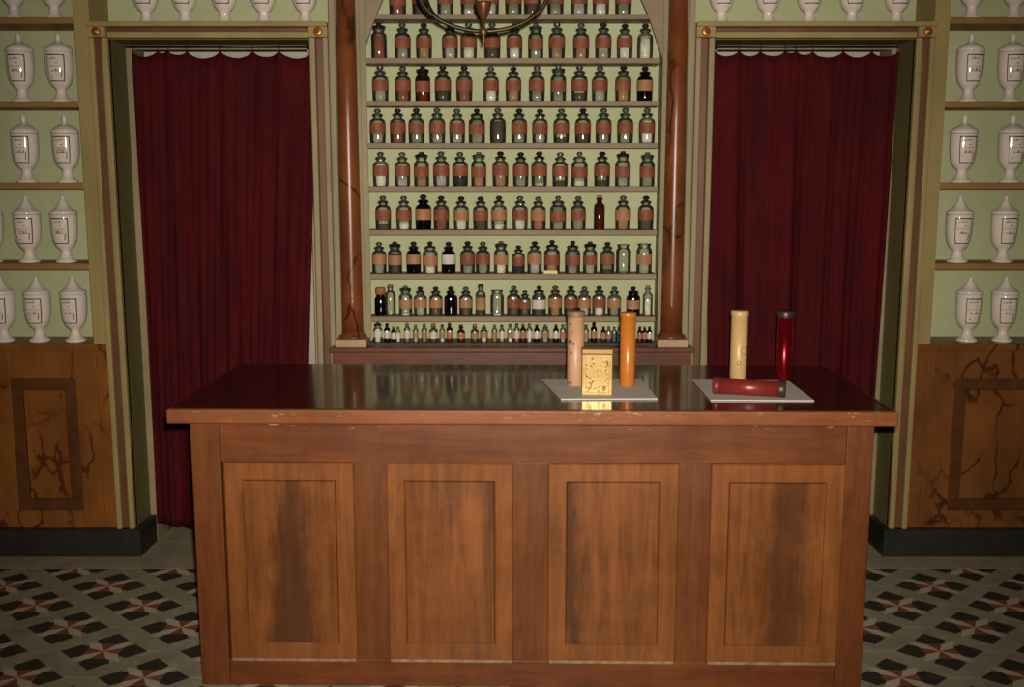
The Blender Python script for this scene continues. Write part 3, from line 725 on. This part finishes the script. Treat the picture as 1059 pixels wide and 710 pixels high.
# unit profiles: total height 1
SHAPES = {
 'std':  dict(body=[(0.195, 0), (0.214, 0.006), (0.222, 0.022), (0.228, 0.12), (0.231, 0.3), (0.230, 0.48), (0.225, 0.62), (0.215, 0.66), (0.18, 0.695), (0.14, 0.715), (0.128, 0.73), (0.126, 0.765), (0.165, 0.79), (0.168, 0.81), (0.12, 0.815)],
              stop=[(0.11, 0.80), (0.115, 0.818), (0.15, 0.828), (0.145, 0.845), (0.07, 0.86), (0.06, 0.88), (0.095, 0.905), (0.105, 0.94), (0.07, 0.985), (0, 1.0)], lab=(0.29, 0.59), top=0.64, r=0.216),
 'wide': dict(body=[(0.215, 0), (0.232, 0.006), (0.238, 0.022), (0.238, 0.62), (0.225, 0.67), (0.19, 0.705), (0.168, 0.72), (0.165, 0.76), (0.195, 0.79), (0.197, 0.805), (0.16, 0.81)],
              stop=[(0.14, 0.80), (0.145, 0.815), (0.17, 0.825), (0.16, 0.845), (0.07, 0.86), (0.055, 0.885), (0.085, 0.92), (0.09, 0.95), (0.06, 0.985), (0, 1.0)], lab=(0.25, 0.55), top=0.64, r=0.228),
 'flat': dict(body=[(0.20, 0), (0.216, 0.006), (0.222, 0.022), (0.222, 0.64), (0.21, 0.68), (0.175, 0.72), (0.155, 0.735), (0.152, 0.79), (0.185, 0.815), (0.187, 0.835), (0.15, 0.84)],
              stop=[(0.13, 0.83), (0.135, 0.845), (0.185, 0.855), (0.20, 0.87), (0.195, 0.90), (0.13, 0.925), (0.075, 0.935), (0.07, 0.95), (0.085, 0.972), (0.06, 0.992), (0, 1.0)], lab=(0.26, 0.56), top=0.66, r=0.212),
 'open': dict(body=[(0.24, 0), (0.256, 0.008), (0.262, 0.025), (0.262, 0.76), (0.25, 0.81), (0.215, 0.85), (0.205, 0.87), (0.205, 0.93), (0.235, 0.965), (0.237, 0.99), (0.20, 1.0)], stop=None, lab=(0.30, 0.64), top=0.7, r=0.25),
 'slim': dict(body=[(0.15, 0), (0.16, 0.006), (0.164, 0.02), (0.164, 0.68), (0.14, 0.74), (0.085, 0.78), (0.08, 0.88), (0.105, 0.89), (0.105, 0.92), (0.07, 0.922)],
              stop=[(0.07, 0.915), (0.078, 0.95), (0.082, 0.995), (0, 1.0)], lab=(0.2, 0.58), top=0.66, r=0.155),
 'vial': dict(body=[(0.21, 0), (0.225, 0.008), (0.23, 0.025), (0.23, 0.58), (0.2, 0.66), (0.12, 0.70), (0.105, 0.73), (0.105, 0.80), (0.14, 0.81), (0.14, 0.85), (0.1, 0.852)],
              stop=[(0.09, 0.84), (0.105, 0.88), (0.115, 0.99), (0, 1.0)], lab=(0.2, 0.52), top=0.58, r=0.218),
 'cork': dict(body=[(0.19, 0), (0.205, 0.006), (0.21, 0.02), (0.21, 0.60), (0.19, 0.66), (0.15, 0.69), (0.145, 0.72), (0.165, 0.73), (0.165, 0.76), (0.12, 0.762)],
              stop=[(0.14, 0.75), (0.15, 0.765), (0.185, 0.80), (0.185, 0.96), (0.16, 1.0), (0, 1.0)], lab=(0.2, 0.5), top=0.6, r=0.2)}
BC = {}
def bmesh_part(shape, part, mat, lvl=None, nseg=20):
    key = (shape, part, mat.name, lvl)
    if key not in BC:
        S = SHAPES[shape]; b = MB()
        if part == 'glass_body': b.lathe(S['body'], nseg)
        elif part == 'stopper': b.lathe(S['stop'], nseg)
        elif part == 'contents':
            r = S['r'] * 0.955; b.lathe([(r * 0.94, 0.012), (r, 0.03), (r, lvl), (r * 0.5, lvl + 0.012), (0, lvl + 0.006)], nseg)
        elif part == 'paper_label':
            r = max(q[0] for q in S['body']) * 1.012; a, c = S['lab']
            b.lathe([(r, a), (r, c)], 16, a0=-math.pi / 2 - 1.75, a1=-math.pi / 2 + 1.75)
        BC[key] = b.mesh(part, mat)
    return BC[key]
def code_desc(glass, lab, con):
    lb = {'R': 'brick-red labelled ', 'T': 'tan labelled ', 'W': 'white labelled ', 'N': ''}[lab]
    g = {'clear': 'clear', 'grey': 'greenish', 'amber': 'amber', 'black': 'black'}[glass]
    return '%s%s glass bottle%s' % (lb, g, (' of ' + CON[con][0]) if con in CON and glass != 'black' else '')
ROWN = ['top', 'second', 'third', 'fourth', 'fifth', 'sixth', 'seventh', 'eighth', 'bottom']
def bottle(px, pyb, z, row, i, code, h, rnd, shape='std'):
    """code: content letter + label letter + fill (0-9) + optional glass letter (a amber, k black, g greenish) + optional stopper d/c/o"""
    con, lab, fill = code[0], code[1], int(code[2])
    gl = {'a': 'amber', 'k': 'black', 'g': 'grey'}.get(code[3:4], 'clear')
    yb = YF + (0.055 if row < 8 else 0.03)
    x = atY(px, pyb, yb).x
    r = empty('medicine_bottle', (x, yb, z), group='medicine bottles in the niche', category='bottle',
              label='%s, %s from left on %s niche shelf' % (code_desc(gl, lab, con), ORD[i], ROWN[row]))
    r.scale = (h, h, h); r.rotation_euler.z = rnd.uniform(-0.25, 0.25)
    S = SHAPES[shape]
    inst('glass_body', bmesh_part(shape, 'glass_body', GL[gl]), r)
    if con in CMAT and fill > 0:
        lvl = round(0.03 + fill / 9 * (S['top'] - 0.05), 3)
        inst('contents', bmesh_part(shape, 'contents', CMAT[con], lvl), r)
    if lab in LAB: inst('paper_label', bmesh_part(shape, 'paper_label', LAB[lab]), r)
    if S['stop']:
        sm = CORK if shape == 'cork' or (shape in ('vial', 'slim') and rnd.random() < 0.6) else (DARKSTOP if rnd.random() < 0.5 or gl == 'black' else CLEARSTOP)
        inst('stopper', bmesh_part(shape, 'stopper', sm), r)
    return r
ROWS = [
 ([413.6, 436.8, 462, 486, 508, 531, 550, 573.6, 597.6, 619.6, 642.4], 'rR8 dR7 gR4g wR2g lR5 gR3g dR4 gR3g lR3 wR4 gR2g'),
 ([394, 418, 439.8, 466.3, 485.4, 509.4, 532, 553.7, 575.3, 600, 622.6, 644.4, 665.2], 'rN9 gR5g tR6 lR4 wR4 dR4 wR4 gR4g tR4 tR4 gR2 wR9 wN8'),
 ([394.5, 417.7, 438, 458.7, 480.7, 508, 531, 555, 577, 598.8, 619.6, 643.6, 665.7], 'gR4 rR9 wR4a dR4g rR9 wR5 tR5 gR3g gR2g dR3 gR5 yR9 bT6k'),
 ([391, 411.8, 431, 452.4, 473, 493.3, 515, 537, 558.4, 580.4, 602.7, 624, 646.3, 668.7], 'gR4 rR9 gR2g lR2g gR3 gR4g dN9 gR3g gR3 dR2 dR5 gR2g gR4g wR9'),
 ([393.3, 415.8, 435.6, 456, 475.7, 495, 517.5, 538.6, 557.8, 579.5, 599.6, 623, 644.5, 669.8], 'wR9 lR3 tR3 lR4 bR8 tR4 tR9 gR3g wR1g dR2 wR2 dR2g gR3 gR4g'),
 ([395, 416.7, 437, 455.7, 476.6, 496.8, 516, 538, 557, 577.6, 598.7, 620.7, 645.4, 669.2], 'dR2 wR3 bT7k rR9 wT4 dR7 wT2 wR4 pT7 gR3g gR9g tN9a tT7 dR7'),
 ([390, 406.6, 426.2, 443.6, 462.9, 483, 499, 518, 536.4, 553.3, 571.6, 593.2, 611.5, 629.8, 646.7, 668.3], 'gT6g dT8g bT7k wT3 bW8k gR3g gR4g wT4 bR3 lT7 tR5 gR3g gR4 dR1g cN0 gT7'),
 ([390.5, 401, 417, 432.6, 449, 464.9, 480.8, 496.4, 513.8, 531.4, 543.2, 558, 575.2, 591.7, 606, 621.6, 637.7, 657.7, 673], 'bN9k cN0 wT1 gT7 dT7 bN9k dT7 dT9 wN1 dR7 dR8 dW9 yT9 dR7 lT9 wR5 gT8g bT7k wN8'),
]
SPECIAL = {(6, 14): ('open', 0.125), (6, 15): ('open', 0.128), (6, 7): ('flat', 0.138), (6, 8): ('std', 0.12), (6, 10): ('wide', 0.143), (6, 11): ('wide', 0.14),
           (7, 0): ('cork', 0.122), (7, 1): ('slim', 0.138), (7, 8): ('open', 0.112), (7, 10): ('std', 0.11), (7, 18): ('slim', 0.13), (7, 7): ('slim', 0.138), (7, 2): ('flat', 0.13), (5, 11): ('slim', 0.146), (5, 2): ('std', 0.15)}
for k, (xs, codes) in enumerate(ROWS):
    z = ZSH[k] + 0.0112
    for i, (px, cd) in enumerate(zip(xs, codes.split())):
        rnd = random.Random(1000 * k + i)
        shp, h = ('std' if rnd.random() < 0.72 else rnd.choice(('std', 'wide', 'flat')), 0.146 if k < 5 else 0.143)
        if k == 6: h = 0.136
        if k == 7: h = 0.128
        if k == 0: h = 0.15
        h *= rnd.uniform(0.985, 1.02)
        if (k, i) in SPECIAL: shp, h = SPECIAL[(k, i)]
        r = bottle(px, 150, z, k, i, cd, h, rnd, shp)
        if (k, i) == (6, 10):
            inst('price_tag', MB().box(-0.21, 0.21, -0.262, -0.255, 0.0, 0.09).mesh('price_tag', mat_plain('yellow_paper', (226, 220, 150), 0.7)), r)
TINY = [391, 400.5, 407, 412, 421.3, 430, 439, 448.5, 457.5, 465, 477, 491, 500.6, 511.5, 519, 527.5, 534.5, 541, 547.5, 555, 564, 574.9, 582, 590, 599, 606, 614, 624, 629.5, 635, 640, 646.5, 653, 661.5, 666.5, 671.5]
TC = 'wW9 bW9k bW8k wW8 pW7 lT6 tT7 dW6 wT7 pT7a tT8a dT7g wT5 yT6 lW4 wT8 pW7 tT7a wW5 bW8k gT7 bW8k lT6 wT5 tT5 gT6 bT7k pT6a BT8 BN9 BN7 lT6 tT6 wT7a tT7a bW8k'.split()
zt_ = ZBASE + 0.0085
for i, (px, cd) in enumerate(zip(TINY, TC)):
    rnd = random.Random(77 + i)
    h = rnd.uniform(0.072, 0.084); shp = rnd.choice(('vial', 'vial', 'std', 'slim'))
    if i == 0: h, shp = 0.085, 'flat'
    if i == 4: h, shp = 0.082, 'wide'
    if i + 1 < len(TINY) and TINY[i + 1] - px < 7 and shp == 'std': shp = 'vial'
    gap = min(abs(px - q) for q in TINY if q != px) * 0.00415
    if 2 * max(q[0] for q in SHAPES[shp]['body']) * h > gap: shp = 'slim'
    h = min(h, gap * 0.97 / (2 * max(q[0] for q in SHAPES[shp]['body'])) if gap < 0.03 else h)
    bottle(px, 352, zt_, 8, i, cd, max(h, 0.066), rnd, shp)

# ------------------------------------------------------------------ chandelier
HX, HY = atY(500, 33, 3.6).x, 3.6
zf = atY(500, 46, HY).z
ch = empty('chandelier', (HX, HY, zf), label='brass chandelier with curved arms hanging in front of the bottle niche', category='chandelier')
L(MB().lathe([(0, 0), (0.005, 0.008), (0.004, 0.02), (0.008, 0.03), (0.014, 0.04), (0.010, 0.05), (0.006, 0.056), (0.007, 0.075)], 18), 'finial', BRASS, ch)
L(MB().lathe([(0.007, 0.075), (0.012, 0.088), (0.020, 0.105), (0.026, 0.125), (0.028, 0.135), (0.024, 0.138), (0.01, 0.139)], 20), 'cup', mat_plain('brown_brass', (124, 78, 46), 0.35, 0.5, 0.6), ch)
L(MB().lathe([(0.021, 0.1395), (0.021, 0.2), (0.015, 0.21)], 16), 'ivory_sleeve', mat_plain('ivory_candle_sleeve', (226, 212, 176), 0.5), ch)
L(MB().lathe([(0.008, 0.2), (0.008, 3.5 - zf)], 12), 'rod', DARKBRASS, ch)
L(MB().lathe([(0.05, 3.46 - zf), (0.05, 3.47 - zf), (0.02, 3.499 - zf)], 18), 'ceiling_rose', BRASS, ch)
IVORY = mat_plain('ivory_candle_sleeve', (226, 212, 176), 0.5)
for az in (4, 184, 26, 154):
    a = math.radians(az); ca, sa = math.cos(a), math.sin(a)
    R = 0.215
    pts = []
    for i in range(19):
        q = i / 18 * math.pi / 2
        pts.append((R * math.sin(q) * ca, R * math.sin(q) * sa, 0.042 + 0.135 * (1 - math.cos(q))))
    th_ = 0.0068 if az in (4, 184) else 0.0045
    arm = L(MB().tube(pts, th_, 10), 'arm', DARKBRASS if az != 4 else mat_plain('arm_brass', (70, 58, 36), 0.35, 0.5, 0.7), ch)
    c0 = (R * ca, R * sa, 0)
    L(MB().lathe([(0.006, 0.176), (0.026, 0.186), (0.03, 0.194), (0.012, 0.196)], 16, c0), 'drip_pan', BRASS, arm)
    L(MB().lathe([(0.011, 0.196), (0.011, 0.27), (0, 0.272)], 14, c0), 'candle_sleeve', IVORY, arm)
